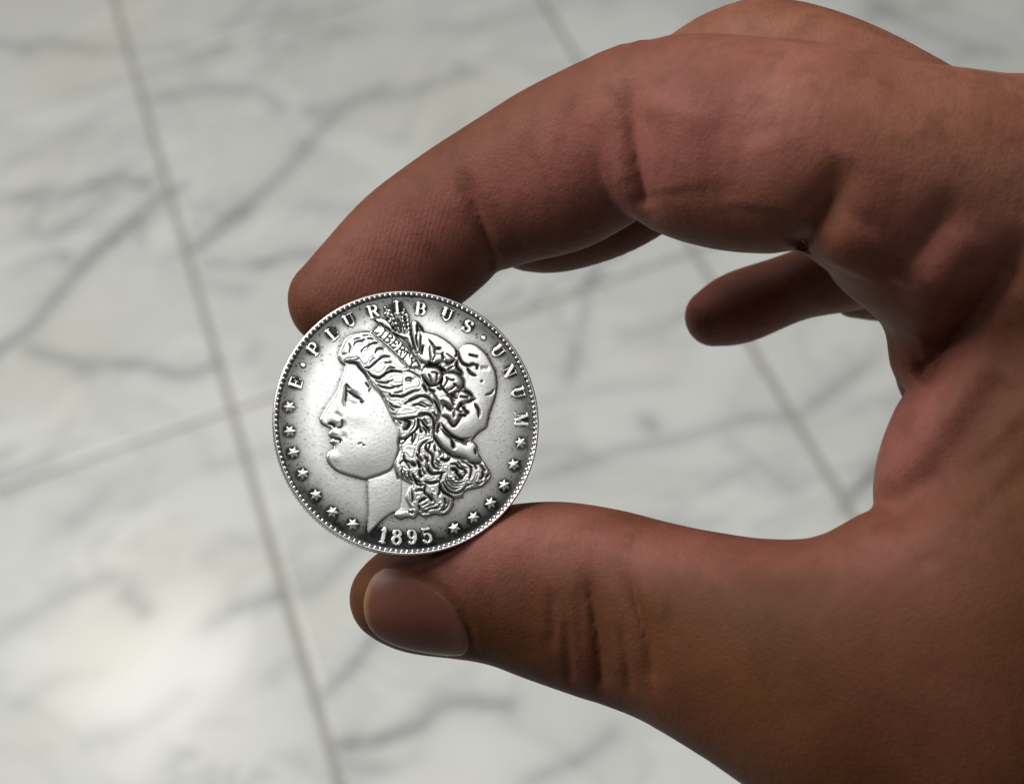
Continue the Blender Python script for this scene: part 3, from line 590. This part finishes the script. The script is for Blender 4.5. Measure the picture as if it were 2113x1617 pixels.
GROOVES = """a 2.2|430,570 500,490 620,460 690,440;a 1.6|730,415 800,405 870,430;a 2.6|740,620 800,550 870,515 960,510;a 1.6|600,720 640,650 720,590;a 2.6|910,740 950,670 1030,635 1090,645
a 3|680,1075 780,1070 900,980 1000,880 1100,820 1230,815;a 1.5|780,960 850,880 880,850;a 4|750,1180 850,1270 980,1305 1080,1260 1180,1180 1300,1140 1510,1165;a 1.6|1150,1130 1250,1070 1350,1080
a 2|900,1360 1000,1400 1150,1410 1290,1350;a 2.4|960,1460 1100,1520 1250,1530 1400,1480;a 1.6|320,530 350,620 330,740;a 1.5|180,770 250,760;a 1.4|440,430 560,395;a 1.4|460,900 520,880;a 1.3|640,340 750,325;a 1.4|1140,960 1260,940
a 3.2|250,940 330,960 480,970 560,1080 680,1200 760,1340;a 2|700,1420 760,1500;a 1.6|810,1530 770,1600
c 1.6|580,280 700,270 820,330 950,420;c 2|600,450 680,440 770,465;c 1.6|610,485 740,490;c 2|440,640 520,600;c 3.2|240,790 300,850 400,840 540,855 650,800 780,740 930,700;c 3.4|590,1020 700,950 830,890 950,840 1060,850 1150,900 1230,1000
c 2.4|760,1060 850,1030 950,1040 1060,1085;c 1.5|920,980 1000,990 1100,1050 1200,1070;c 2.4|240,990 300,1060 390,1095 480,1100;c 2.2|250,1070 290,1130 350,1170;c 1.6|310,1240 370,1270;c 1.4|50,770 120,880;c 1.5|350,770 450,760 550,730
c 4|1230,920 1300,1010 1340,1100 1400,1240;c 2.4|1390,950 1450,1050 1460,1130;c 3.4|430,1370 520,1370 650,1350 780,1330 880,1300;c 3|880,1300 940,1240 1060,1230 1160,1260 1230,1350;c 2.5|430,1390 500,1460
c 6|660,1390 690,1450 640,1560;c 3.5|880,1330 900,1450 870,1600;c 3|940,1380 1020,1470 1110,1590;c 2|1230,1210 1310,1300;c 3|1240,1400 1250,1560;c 4.5|1020,600 1080,700;c 5|1150,680 1250,720;c 3.6|980,380 1060,500 1140,590 1230,610
c 4|1340,640 1390,680;c 4.5|1020,180 1130,120 1250,130 1370,170 1440,270;c 3.6|1430,380 1420,500 1400,600 1460,700;c 1.8|1120,340 1160,420 1200,560;c 2.2|1320,340 1310,480;c 1.6|1180,300 1280,300 1350,350
d 2.2|540,870 580,930 500,1090;d 2|560,920 690,930;d 2.4|690,1000 720,1040 560,1160;d 1.8|720,1030 790,1070;d 2.8|500,820 600,770 720,770 820,840 880,950 860,1060 780,1120 620,1200 520,1130 450,1040 460,950 490,850
d 2.8|100,780 150,690 280,670 400,690 480,790 470,880 420,990 330,1030 230,1030 150,920 100,840;d 5|120,300 100,400;d 3.5|380,330 440,330;d 3.6|490,430 500,520;d 4.5|220,590 300,640 440,610;d 4.5|550,580 600,620 710,550
d 3.6|440,660 520,760;d 3|600,720 660,680;d 1.5|240,300 250,440 270,560;d 1.5|350,470 300,560;d 4.5|760,560 760,680 860,800;d 2|700,760 860,830;d 2|220,150 300,250 360,330;d 2.5|640,1280 690,1400;d 2.4|800,1240 950,1250
d 4.6|860,1120 960,1150 1050,1240;d 5|730,1200 650,1230 760,1260;d 3.6|960,1340 1070,1280;d 4.6|880,1440 950,1540;d 3.8|820,1370 780,1460;d 4.6|500,1380 580,1450 650,1500;d 2.6|690,1520 690,1610;d 3.6|800,1590 900,1590;d 2|740,1480 830,1530;d 3.6|1080,1370 1150,1480 1160,1617
d 4|800,360 800,480 860,600 980,650 1050,620 1130,640;d 3.4|1140,640 1140,690;d 3.6|950,690 1010,790 1110,840;d 2.6|1000,440 1140,470;d 2.4|1220,940;d 2.4|1290,1200 1400,1160 1440,1090;d 3|740,330 760,440 720,470
e 4.6|220,190 320,220 380,290 330,370 240,400;e 3.2|560,150 570,280 530,400 400,530 280,620 150,610;e 1.8|490,180 480,330 380,450;e 3|560,120 650,90 760,60 860,110 930,230;e 3|620,200 700,300 790,380 810,480;e 1.8|690,170 770,280;e 2.2|650,360 740,430 750,500
e 3|590,300 620,430 660,460;e 2.4|440,520 430,660;e 2.4|500,480 490,600 430,740;e 3|150,620 160,720 240,690 330,600;e 3.2|780,640 650,740 590,860 600,950;e 3.4|890,680 760,720 740,830 820,920 880,980 890,1080 880,1160 940,1260 1040,1280
e 2|830,700 800,860;e 2.6|930,780 940,870;e 2|1020,880 1070,940 1050,970;e 2|1080,870 1130,920;e 3|520,950 600,1050 650,1130;e 3|700,1000 770,1080 770,1150;e 3|240,960 250,1060 300,1120 420,1150;e 2.2|250,1080 160,1170;e 2|240,1100 330,1180 380,1280
e 6|430,1170 480,1200;e 5|560,1130 600,1230;e 3.6|780,1200 800,1310 880,1390 1000,1380 1150,1360;e 1.8|730,1180 750,1290 820,1380 900,1410;e 1.8|640,1250 680,1360 730,1400;e 4|1090,1390 1060,1490;e 3.6|430,1400 500,1530 620,1590;e 4.5|600,1300 600,1420 650,1460
e 2.5|350,1350 360,1440 440,1570;e 2|260,1350 270,1450 370,1560;e 2|200,1270 190,1390 240,1500;e 2|80,1380 110,1500;e 3.6|930,440 920,560 1000,690 1080,800 1200,900 1330,990 1480,1010 1617,1060;e 6|1040,260 1000,380 1000,470;e 3.6|1080,260 1180,400 1300,510 1450,590 1617,650
e 4.4|1320,620 1340,720 1340,800;e 5|1060,1050 1180,1090 1280,1030;e 1.6|930,1150 1000,1200 1080,1220;e 1.6|960,1080 1040,1160;e 2.8|1300,1170 1400,1170 1460,1250 1560,1290;e 6|1300,1280 1400,1300 1430,1400;e 5|1470,1430 1530,1480;e 3.6|1100,90 1220,140 1290,260 1370,320 1460,220 1540,120
f 2.8|500,700 600,670 680,690;f 4.5|740,760 830,840 870,920;f 4.5|560,960 650,890 740,860;f 3|560,1000 590,1080 600,1120;f 1.6|660,1010 760,960;f 1.8|700,1060 850,1010 950,970;f 2.6|620,1130 740,1140 830,1080 1000,1060 1040,980;f 1.5|640,1180 780,1170
f 2.5|1040,1130 1120,1090 1150,1000;f 3.6|1150,870 1170,960;f 4.6|1060,640 1120,720 1230,780 1350,850;f 1.6|1250,900 1200,1050 1100,1150;f 3.8|720,560 700,700 740,780;f 3|1030,560 1040,700 1010,800;f 3.2|480,480 560,550 680,560;f 3.8|700,480 850,520 1050,470
f 2.5|430,760 440,920;f 1.5|400,650 420,760;f 3.6|370,1150 430,1170;f 1.5|860,740 880,850 940,960;g 2.8|430,850 540,850 620,930 720,950 760,1050 700,1150;g 4.6|590,1080 640,1140;g 1.6|580,770 650,870 780,940;g 3.2|780,830 880,910 880,1050 850,1180;g 2.5|700,780 800,830
g 3.8|820,790 980,830 1100,800;g 2.8|970,860 1000,930;g 3.4|1100,850 1180,980;g 3.8|1130,1000 1150,1100 1080,1180;g 2|980,1250 1050,1280 1150,1220;g 3.6|1220,1130 1270,1080;g 2.8|240,1250 300,1350 400,1460 560,1490 680,1450 760,1340 900,1290;g 1.6|300,1180 350,1300 480,1400 620,1370
g 1.8|400,1150 480,1260 600,1270 720,1230;g 2.2|520,1120 560,1190 660,1190;g 1.5|340,1120 390,1240 500,1320 640,1320;g 3.6|170,1250 230,1420 360,1540;g 2.2|260,60 400,170 580,260 760,280 900,250;g 2.8|220,60 350,180 500,260 700,330 850,340;g 3.4|780,370;g 4.4|480,330 490,440 500,480;g 3.2|980,520 990,590
h 3|700,160 690,300 690,430 682,560;h 2.8|690,290 850,395 1030,500;h 3.2|1030,540 1050,560;h 2.2|700,160 760,250;h 4|300,1050 380,1050 450,1120;h 2.2|590,950 610,1050 590,1120 500,1130;h 2.6|340,1340 450,1370 560,1400 570,1470;h 3.4|400,1520 400,1600;h .9|960,1490 1020,1470;h .9|1060,1510 1090,1525
b 2.2|340,600 470,660 620,760;b 2.6|620,790 800,890 930,960;b 2.4|870,950 990,1030 1080,1190;b 1.5|900,1000 1040,1150 1280,1560;b 1.6|1180,1330 1300,1500;b 3.4|1070,600 1080,860 1130,1080 1180,1240;b 2.6|1210,600 1200,760;b 3|1200,820 1180,960 1220,1150;b 2.4|1280,880 1260,1200
b 3.4|850,560 880,700 940,830;b 3.4|640,650 720,760;b 2.6|790,780 820,800;b 3.2|1240,640 1340,760"""
m_head = poly_mask(W(HEAD))
def dome(m, big, small): return .55 * np.clip(gauss(m, big) * 2 - 1, 0, 1) + .45 * np.clip(gauss(m, small) * 2 - 1, 0, 1)
def put(H, m, h):
    s = gauss(m, .8); return H * (1 - s) + (h) * s
H = .16 * m_head
mk = poly_mask(W(CAP)); H = put(H, mk, .24 + .22 * dome(mk, 18, 2.5))
mk = poly_mask(W(NECK)); H = put(H, mk, .12 + .10 * dome(mk, 16, 2))
mk = poly_mask(W(FACE)); H = put(H, mk, .24 + .26 * dome(mk, 26, 2.5))
mk = poly_mask(W(HAIR)); m_hair = mk; H = put(H, mk, .30 + .22 * dome(mk, 14, 4))
mk = poly_mask(W(EARP)); H = put(H, mk, .48 + .1 * dome(mk, 4, 2))
mk = poly_mask(W(RIBBON)); H = put(H, mk, .40 + .18 * dome(mk, 8, 3))
mk = poly_mask(W(BAND), False); H = put(H, mk, .50 + .08 * dome(mk, 8, 2))
for L in LEAVES: mk = poly_mask(W(L), False); H = put(H, mk, .56 + .14 * dome(mk, 5, 2))
for L in BOLLS: mk = poly_mask(W(L)); H = put(H, mk, .58 + .22 * dome(mk, 9, 4))
# blades of grass and ears of wheat
for P, w in (('b 1130,540 1130,800 1190,1230', 6), ('b 1150,540 1230,620 1330,760', 4.2), ('b 1240,790 1230,960 1230,1220', 3.2), ('b 760,450 810,600 840,780', 2.4), ('b 260,515 460,560 620,730', 5),
             ('b 640,760 850,850 1020,900 1080,1150', 4.5)):
    s_ = stroke(W(P), w); H = np.maximum(H, (.50) * np.clip(s_ * 1.8, 0, 1) * (s_ > .25))
GRAINS = [(490, 240, 62), (520, 300, 70), (590, 310, 55), (500, 380, 48), (570, 380, 60), (650, 420, 60), (545, 440, 45), (620, 500, 52), (690, 490, 60), (600, 560, 45), (670, 600, 52), (740, 600, 60), (660, 650, 46), (720, 720, 50),
          (915, 290, 78), (885, 370, 60), (965, 390, 110), (880, 470, 58), (985, 440, 108), (890, 560, 55), (990, 520, 110), (905, 650, 55), (1000, 620, 108), (930, 730, 55), (1010, 720, 108), (960, 800, 60), (1015, 810, 105)]
m_wheat = np.zeros(PU.shape)
for gx, gy, an in GRAINS:
    c = W('b %d,%d' % (gx, gy))[0]; d = np.array([math.cos(math.radians(an)), math.sin(math.radians(an))]) * 3.6
    X, Y = PU - c[0], PV - c[1]; u = (X * d[0] + Y * d[1]) / 3.6; v = (-X * d[1] + Y * d[0]) / 3.6
    r = np.sqrt((u / 5.6) ** 2 + (v / 3.1) ** 2); hgt = .54 * np.sqrt(np.clip(1 - r ** 2, 0, 1))
    H = np.maximum(H, hgt); m_wheat = np.maximum(m_wheat, (r < 1) * 1.0)
# fine waves of the hair follow the big locks
GR = np.zeros(PU.shape)
for line in GROOVES.replace('\n', ';').split(';'):
    head, pts = line.split('|'); w_, wd = head.split()
    s_ = stroke(W(w_ + ' ' + pts), float(wd) * .56 + .5)
    GR = np.maximum(GR, s_ * min(1, .55 + float(wd) * .13))
for P_, w_, k_2 in (('h 680,180 665,330 655,480 650,640', 5.5, .42), ('h 480,830 550,890', 4.5, .3), ('d 1230,690 1320,690', 4, .35), ('h 590,950 640,1050 620,1130', 4, .25)): GR = np.maximum(GR, k_2 * stroke(W(P_), w_))
# LIBERTY sunk into the band
GLY = {'L': [[(0, 0), (0, 1)], [(0, 0), (.55, 0), (.6, .25)], [(-.18, 1), (.18, 1)], [(-.18, 0), (.1, 0)]], 'I': [[(0, 0), (0, 1)], [(-.18, 1), (.18, 1)], [(-.18, 0), (.18, 0)]],
       'B': [[(0, 0), (0, 1)], [(-.15, 1), (.35, 1), (.5, .78), (.35, .54), (0, .54)], [(.35, .54), (.58, .27), (.38, 0), (-.15, 0)]],
       'E': [[(0, 0), (0, 1)], [(-.15, 1), (.5, 1), (.52, .78)], [(0, .52), (.32, .52)], [(-.15, 0), (.5, 0), (.55, .25)]],
       'R': [[(0, 0), (0, 1)], [(-.15, 1), (.35, 1), (.52, .77), (.35, .52), (0, .52)], [(.25, .52), (.62, 0)], [(-.15, 0), (.15, 0)]],
       'T': [[(.3, 0), (.3, 1)], [(-.05, .78), (-.03, 1), (.63, 1), (.65, .78)], [(.12, 0), (.48, 0)]], 'Y': [[(.3, 0), (.3, .45), (.02, 1)], [(.3, .45), (.6, 1)], [(.15, 0), (.45, 0)], [(-.1, 1), (.15, 1)], [(.45, 1), (.72, 1)]]}
for ch, (bx, by), (tx, ty) in (('L', (215, 790), (350, 640)), ('I', (375, 930), (505, 760)), ('B', (460, 1000), (600, 830)), ('E', (600, 1110), (745, 965)), ('R', (745, 1250), (880, 1095)), ('T', (830, 1400), (950, 1230)), ('Y', (1000, 1570), (1080, 1390))):
    b0 = np.array(W('b %d,%d' % (bx, by))[0]); up = np.array(W('b %d,%d' % (tx, ty))[0]) - b0; rt = np.array([-up[1], up[0]]) * .95
    for s in GLY[ch]:
        P = np.array([b0 + rt * x + up * y for x, y in s]); GR = np.maximum(GR, .8 * stroke(P, 1.05, False, False))
soft = gauss(m_head, 1.3)
def knob(w, rx, ry, ang, h):                 # a soft swelling (or hollow) of the modelling
    c = W(w)[0]; a = math.radians(ang); X, Y = PU - c[0], PV - c[1]
    return h * np.exp(-(((X * math.cos(a) + Y * math.sin(a)) / rx) ** 2 + ((-X * math.sin(a) + Y * math.cos(a)) / ry) ** 2))
H = H + m_head * (knob('h 760,430', 13, 11, 30, -.10) + knob('h 830,500', 9, 6, 25, .10) + knob('h 860,250', 17, 6, 32, .09) + knob('h 560,520', 6, 20, 20, .05) + knob('h 480,960', 11, 8, 10, .09)
    + knob('h 420,1230', 9, 5, 20, .07) + knob('h 430,1425', 8, 4.5, 10, .07) + knob('h 900,850', 26, 18, 30, .06) + knob('C 790,460', 14, 12, 30, .07) + knob('C 1100,350', 30, 40, 0, .05) + knob('h 640,1330', 5, 7, 0, -.05))
H = np.maximum(H, 0)
H = H * np.clip(1 - .45 * GR, .15, 1) + .05 * gauss(GR, 3.5) * m_hair
# extra strands between the grooves
ph = gauss(GR, 5.0); H += m_hair * .02 * np.sin(ph * 60)
H = gauss(H, .55) * .72
inside = (gauss(np.maximum(m_head, m_wheat), .7) > .12) | (H > .05)
# tarnish on the portrait: worn bright on top, dark oxide left in the lines
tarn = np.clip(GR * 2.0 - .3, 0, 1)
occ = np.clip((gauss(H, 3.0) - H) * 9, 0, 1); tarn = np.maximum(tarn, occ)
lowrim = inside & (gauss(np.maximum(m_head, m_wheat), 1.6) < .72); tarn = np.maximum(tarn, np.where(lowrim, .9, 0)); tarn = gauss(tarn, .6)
def portrait():
    lx, ly = loc(PU, PV); Z = np.maximum(H, .0) - .01
    a, b = PU.shape; id_ = np.arange(a * b).reshape(a, b)
    Fq = np.stack([id_[:-1, :-1], id_[:-1, 1:], id_[1:, 1:], id_[1:, :-1]], -1).reshape(-1, 4)
    ok = (inside[:-1, :-1] | inside[1:, :-1] | inside[:-1, 1:] | inside[1:, 1:]).ravel()
    Fq = Fq[ok]
    Z = np.where(inside, Z, -.06)
    Z = Z + field_z(np.hypot(lx, ly))
    V = np.stack([lx, ly, Z], -1).reshape(-1, 3)
    use = np.unique(Fq); mp = np.full(len(V), -1); mp[use] = np.arange(len(use))
    o = mesh_obj('portrait', V[use] / 1000, mp[Fq], SILVER, coin)
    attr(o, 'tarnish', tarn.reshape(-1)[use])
    o['label'] = 'raised profile of a woman with wavy hair, cap and wheat ears'
def field_z(r): return .42 * (1 - (r / RMM) ** 2)          # the field swells slightly
# --- body: field, rim, reeded edge, back
fr = np.concatenate([np.linspace(.05, 262, 150)]) * MMPX
prof = [(r, field_z(r), 0) for r in fr]
prof += [(263.2 * MMPX, .04, 1), (265 * MMPX, .10, 1), (267 * MMPX, .14, 1), (269 * MMPX, .17, .5), (270.4 * MMPX, .33, .1), (271.4 * MMPX, .37, 0), (273 * MMPX, .36, 0), (RPX * MMPX - .02, .30, .1), (RPX * MMPX + .06, .20, .4)]
NF = len(prof)
prof += [(RPX * MMPX + .08, .08, .8), (RPX * MMPX + .08, -.6, .8), (RPX * MMPX + .08, -1.5, .8), (RPX * MMPX + .08, -2.0, .8), (RPX * MMPX - .1, -2.2, .6), (RPX * MMPX - .6, -2.2, .4), (.05, -2.1, .3)]
th = np.arange(NA) * 2 * math.pi / NA
PR = np.array(prof)
Rr = PR[:, 0][:, None] + np.zeros((1, NA))
reed = (np.arange(NA) % 6 >= 3) * .09
for i in range(NF, NF + 4): Rr[i] = Rr[i] - reed
Vb = np.stack([Rr * np.cos(th), Rr * np.sin(th), PR[:, 1][:, None] + 0 * Rr], -1)
n_, m_ = Vb.shape[:2]; id_ = np.arange(n_ * m_).reshape(n_, m_); nxt = np.roll(id_, -1, 1)
Fb = np.stack([id_[:-1], id_[1:], nxt[1:], nxt[:-1]], -1).reshape(-1, 4)
coin = mesh_obj('coin', Vb.reshape(-1, 3) / 1000, Fb, SILVER)
coin.matrix_world = COIN_M
tag(coin, 'worn silver dollar coin dated 1895 held upright between finger and thumb', 'coin')

# --- raised lettering: slab-serif glyphs as boxes and arcs in a 1 x 1 em (centre 0), heavy and thin strokes
TH, TN = .155, .084
def seg(x1, y1, x2, y2, w): return ('s', x1, y1, x2, y2, w)
def arc(cx, cy, rx, ry, a0, a1, w, w2=None): return ('a', cx, cy, rx, ry, a0, a1, w, w2 or w)
G2 = {'E': [seg(-.2, -.45, -.2, .45, TH), seg(-.36, .45, .30, .45, TN), seg(-.36, -.45, .32, -.45, TN), seg(-.2, 0, .14, 0, TN), seg(.14, -.12, .14, .12, TN), seg(.31, .45, .33, .22, TN), seg(.33, -.45, .37, -.20, TN)],
      'P': [seg(-.2, -.45, -.2, .45, TH), seg(-.36, .45, .08, .45, TN), seg(-.36, -.45, -.02, -.45, TN), seg(-.2, -.03, .08, -.03, TN), arc(.08, .21, .22, .24, -90, 90, TN, TH)],
      'L': [seg(-.17, -.45, -.17, .45, TH), seg(-.34, .45, .02, .45, TN), seg(-.34, -.45, .32, -.45, TN), seg(.32, -.45, .37, -.16, TN)],
      'U': [seg(-.24, -.10, -.24, .45, TH), seg(-.40, .45, -.06, .45, TN), seg(.26, -.10, .26, .45, TN), seg(.10, .45, .42, .45, TN), arc(.01, -.12, .25, .33, 180, 360, TH, TN)],
      'R': [seg(-.22, -.45, -.22, .45, TH), seg(-.38, .45, .06, .45, TN), seg(-.38, -.45, -.04, -.45, TN), seg(-.2, .0, .06, .0, TN), arc(.06, .225, .21, .225, -90, 90, TN, TH), seg(.05, .0, .26, -.38, TH), seg(.22, -.42, .40, -.40, TN)],
      'I': [seg(0, -.45, 0, .45, TH), seg(-.20, .45, .20, .45, TN), seg(-.20, -.45, .20, -.45, TN)],
      'B': [seg(-.2, -.45, -.2, .45, TH), seg(-.37, .45, .06, .45, TN), seg(-.37, -.45, .08, -.45, TN), seg(-.2, .02, .08, .02, TN), arc(.06, .235, .19, .215, -90, 90, TN, TH), arc(.08, -.215, .23, .235, -90, 90, TN, TH)],
      'S': [arc(0, .225, .23, .225, 20, 200, TN, TH), arc(0, .225, .23, .225, 200, 270, TH, TH), arc(0, -.225, .25, .225, 20, 90, TH, TH), arc(0, -.225, .25, .225, -160, 20, TN, TH), seg(.24, .25, .24, .47, TN), seg(-.26, -.47, -.26, -.22, TN)],
      'N': [seg(-.25, -.45, -.25, .45, TN), seg(.27, -.45, .27, .45, TN), seg(-.27, .43, .26, -.43, TH), seg(-.40, .45, -.20, .45, TN), seg(-.40, -.45, -.10, -.45, TN), seg(.12, .45, .42, .45, TN)],
      'M': [seg(-.34, -.45, -.34, .45, TN), seg(.32, -.45, .32, .45, TH), seg(-.32, .45, 0, -.40, TH), seg(.30, .45, 0, -.40, TN), seg(-.5, .45, -.28, .45, TN), seg(-.5, -.45, -.18, -.45, TN), seg(.14, -.45, .5, -.45, TN), seg(.3, .45, .5, .45, TN)],
      '1': [seg(.02, -.46, .02, .46, TH), seg(-.16, -.46, .20, -.46, TN), seg(-.16, .30, .0, .46, TN)],
      '8': [arc(0, .235, .20, .215, 0, 360, TN * 1.1, TH), arc(0, -.22, .245, .24, 0, 360, TN * 1.1, TH)],
      '9': [arc(-.02, .18, .22, .27, 0, 360, TN, TH * .9), arc(-.10, .05, .31, .5, -80, 15, TN, TH), arc(-.14, -.36, .07, .07, 0, 360, TN, TN)],
      '5': [seg(-.18, .45, .22, .45, TN * 1.6), seg(-.18, .45, -.20, .05, TN), arc(-.0, -.16, .24, .30, -150, 130, TN, TH), arc(-.17, -.34, .06, .06, 0, 360, TN, TN)],
      '.': [arc(0, 0, .06, .06, 0, 360, .15, .15)]}
def glyph_sd(ch, X, Y):
    D = np.full(X.shape, 9.0)
    for g in G2[ch]:
        if g[0] == 's':
            segs = [((g[1], g[2]), (g[3], g[4]), g[5], g[5])]
        else:
            _, cx, cy, rx, ry, a0, a1, w, w2 = g; t = np.radians(np.linspace(a0, a1, 17))
            p = np.stack([cx + rx * np.cos(t), cy + ry * np.sin(t)], 1); ww = w + (w2 - w) * np.abs(np.cos(t))
            segs = [(p[i], p[i + 1], ww[i], ww[i + 1]) for i in range(16)]
        for a, b, wa, wb in segs:
            a, b = np.array(a, float), np.array(b, float); d = b - a; L2 = d @ d + 1e-9
            t = np.clip(((X - a[0]) * d[0] + (Y - a[1]) * d[1]) / L2, 0, 1)
            D = np.minimum(D, np.hypot(X - a[0] - t * d[0], Y - a[1] - t * d[1]) - (wa + (wb - wa) * t))
    return D
GCACHE = {}
def glyph_mesh(ch, em):
    if (ch, em) in GCACHE: return GCACHE[ch, em]
    n = 52; s = np.linspace(-.66, .66, n); X, Y = np.meshgrid(s, s, indexing='ij')
    D = glyph_sd(ch, X, Y)
    Z = .30 * np.clip(-D / .05, 0, 1) ** .7 - .05
    Z = np.where(D > .0, -.09, Z)
    id_ = np.arange(n * n).reshape(n, n); F = np.stack([id_[:-1, :-1], id_[1:, :-1], id_[1:, 1:], id_[:-1, 1:]], -1).reshape(-1, 4)
    ins = (D < 0.03).ravel(); F = F[ins[F].any(1)]
    V = np.stack([X * em, Y * em, Z], -1).reshape(-1, 3); use = np.unique(F); mp = np.full(n * n, -1); mp[use] = np.arange(len(use))
    o = mesh_obj('letter', V[use] / 1000, mp[F], SILVER)
    attr(o, 'tarnish', np.clip(.05 + .95 * (D.ravel()[use] > -.012), 0, 1))
    GCACHE[ch, em] = o.data; bpy.data.objects.remove(o); return GCACHE[ch, em]
def place(name, data, px, py, rot, lift=0.0):
    o = bpy.data.objects.new(name, data); COL.objects.link(o); o.parent = coin
    x, y = loc(px, py); r = math.hypot(x, y)
    o.location = (x / 1000, y / 1000, (float(field_z(r)) + lift) / 1000); o.rotation_euler = (0, 0, rot); return o
LET = [('E', 611.4, 792.4), ('.', 626, 755), ('P', 647.6, 721), ('L', 685.6, 688.5), ('U', 721, 660), ('R', 770, 640.3), ('I', 819.8, 631), ('B', 868.8, 632.9), ('U', 924.4, 644), ('S', 968, 668),
       ('.', 1000.5, 692), ('U', 1031, 720), ('N', 1054.3, 762.7), ('U', 1072.8, 807.3), ('M', 1078.4, 863.9)]
halo = []
for ch, px, py in LET:
    a = math.atan2(-(py - CCY), px - CCX)
    o = place('dot' if ch == '.' else 'letter', glyph_mesh(ch, 27.5 * MMPX), px, py, a - math.pi / 2)
    if ch != '.': o['label'] = 'raised letter ' + ch + ' of the motto round the rim'
    halo.append((px, py, 11 if ch != '.' else 5))
for ch, px, py in (('1', 790.5, 1105), ('8', 818, 1108.6), ('9', 849.5, 1108.6), ('5', 879.3, 1105.8)):
    a = math.atan2(-(py - CCY), px - CCX)
    place('numeral', glyph_mesh(ch, 31 * MMPX), px, py, a + math.pi / 2)['label'] = 'raised numeral ' + ch + ' of the date'
    halo.append((px, py, 13))
# stars
def star_mesh():
    V = [(0, 0, .20)]
    for k in range(12):
        r = (12.6 if k % 2 == 0 else 6.8) * MMPX; a = k * math.pi / 6
        V.append((r * math.cos(a), r * math.sin(a), .11 if k % 2 == 0 else .13))
    for k in range(12):
        r = (13.0 if k % 2 == 0 else 7.3) * MMPX; a = k * math.pi / 6; V.append((r * math.cos(a), r * math.sin(a), -.08))
    F = [(0, 1 + k, 1 + (k + 1) % 12) for k in range(12)] + [(1 + k, 13 + k, 13 + (k + 1) % 12, 1 + (k + 1) % 12) for k in range(12)]
    o = mesh_obj('star', np.array(V) / 1000, F, SILVER, smooth=False)
    attr(o, 'tarnish', [.0] + [.05] * 12 + [.9] * 12); d = o.data; bpy.data.objects.remove(o); return d
SM = star_mesh()
for px, py in ((598.4, 842.5), (599.4, 892.5), (606.8, 936.4), (625.9, 979.7), (652.8, 1023), (686.6, 1057.6), (727.8, 1082.6),
               (1076.5, 912.3), (1061, 958.3), (1040.4, 1001), (1011.6, 1038), (976.4, 1067.8), (936.5, 1090)):
    place('star', SM, px, py, math.atan2(-(py - CCY), px - CCX)); halo.append((px, py, 11))
# beads inside the rim
def bead_mesh():
    V = []; n = 8
    for z, k in ((-.05, 1.0), (.20, .95), (.36, .6)):
        for i in range(n):
            a = i * 2 * math.pi / n; V.append((4.6 * MMPX * k * math.cos(a), 3.7 * MMPX * k * math.sin(a), z))
    V.append((0, 0, .41)); F = []
    for r in range(2):
        for i in range(n): F.append((r * n + i, r * n + (i + 1) % n, (r + 1) * n + (i + 1) % n, (r + 1) * n + i))
    for i in range(n): F.append((2 * n + i, 2 * n + (i + 1) % n, 3 * n))
    o = mesh_obj('bead', np.array(V) / 1000, F, SILVER)
    attr(o, 'tarnish', [.9] * n + [.15] * n + [.0] * (n + 1)); d = o.data; bpy.data.objects.remove(o); return d
BM = bead_mesh(); NB = 152
for k in range(NB):
    a = 2 * math.pi * k / NB
    o = bpy.data.objects.new('bead', BM); COL.objects.link(o); o.parent = coin
    o.location = (267.6 * MMPX * math.cos(a) / 1000, 267.6 * MMPX * math.sin(a) / 1000, .00008); o.rotation_euler = (0, 0, a)
portrait()
# tarnish of the field: oxide gathers in the ring of lettering and close to everything raised
bx, by = Vb[:NF, :, 0] / MMPX + CCX, CCY - Vb[:NF, :, 1] / MMPX
rr = np.hypot(bx - CCX, by - CCY)
hal = np.zeros(bx.shape)
for px, py, w in halo:
    hal = np.maximum(hal, np.exp(-(np.hypot(bx - px, by - py) / (w * 1.25)) ** 4))
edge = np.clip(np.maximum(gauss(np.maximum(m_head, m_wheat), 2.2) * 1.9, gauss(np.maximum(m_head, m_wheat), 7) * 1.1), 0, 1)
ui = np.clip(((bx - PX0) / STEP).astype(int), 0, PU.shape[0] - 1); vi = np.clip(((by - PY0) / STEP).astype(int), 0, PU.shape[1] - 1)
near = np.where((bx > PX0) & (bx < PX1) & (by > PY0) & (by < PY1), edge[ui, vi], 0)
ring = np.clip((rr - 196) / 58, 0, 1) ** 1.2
low_shade = np.clip((by - 960) / 170, 0, 1) * .25  # dimmer reflection of the lower part, painted into the field colour
t = np.clip(.09 + .70 * ring + low_shade + .75 * hal * (.5 + .5 * ring) + .8 * near, 0, .97)
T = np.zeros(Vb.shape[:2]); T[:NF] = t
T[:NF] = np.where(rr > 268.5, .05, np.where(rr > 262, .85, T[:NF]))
T[NF:] = .62
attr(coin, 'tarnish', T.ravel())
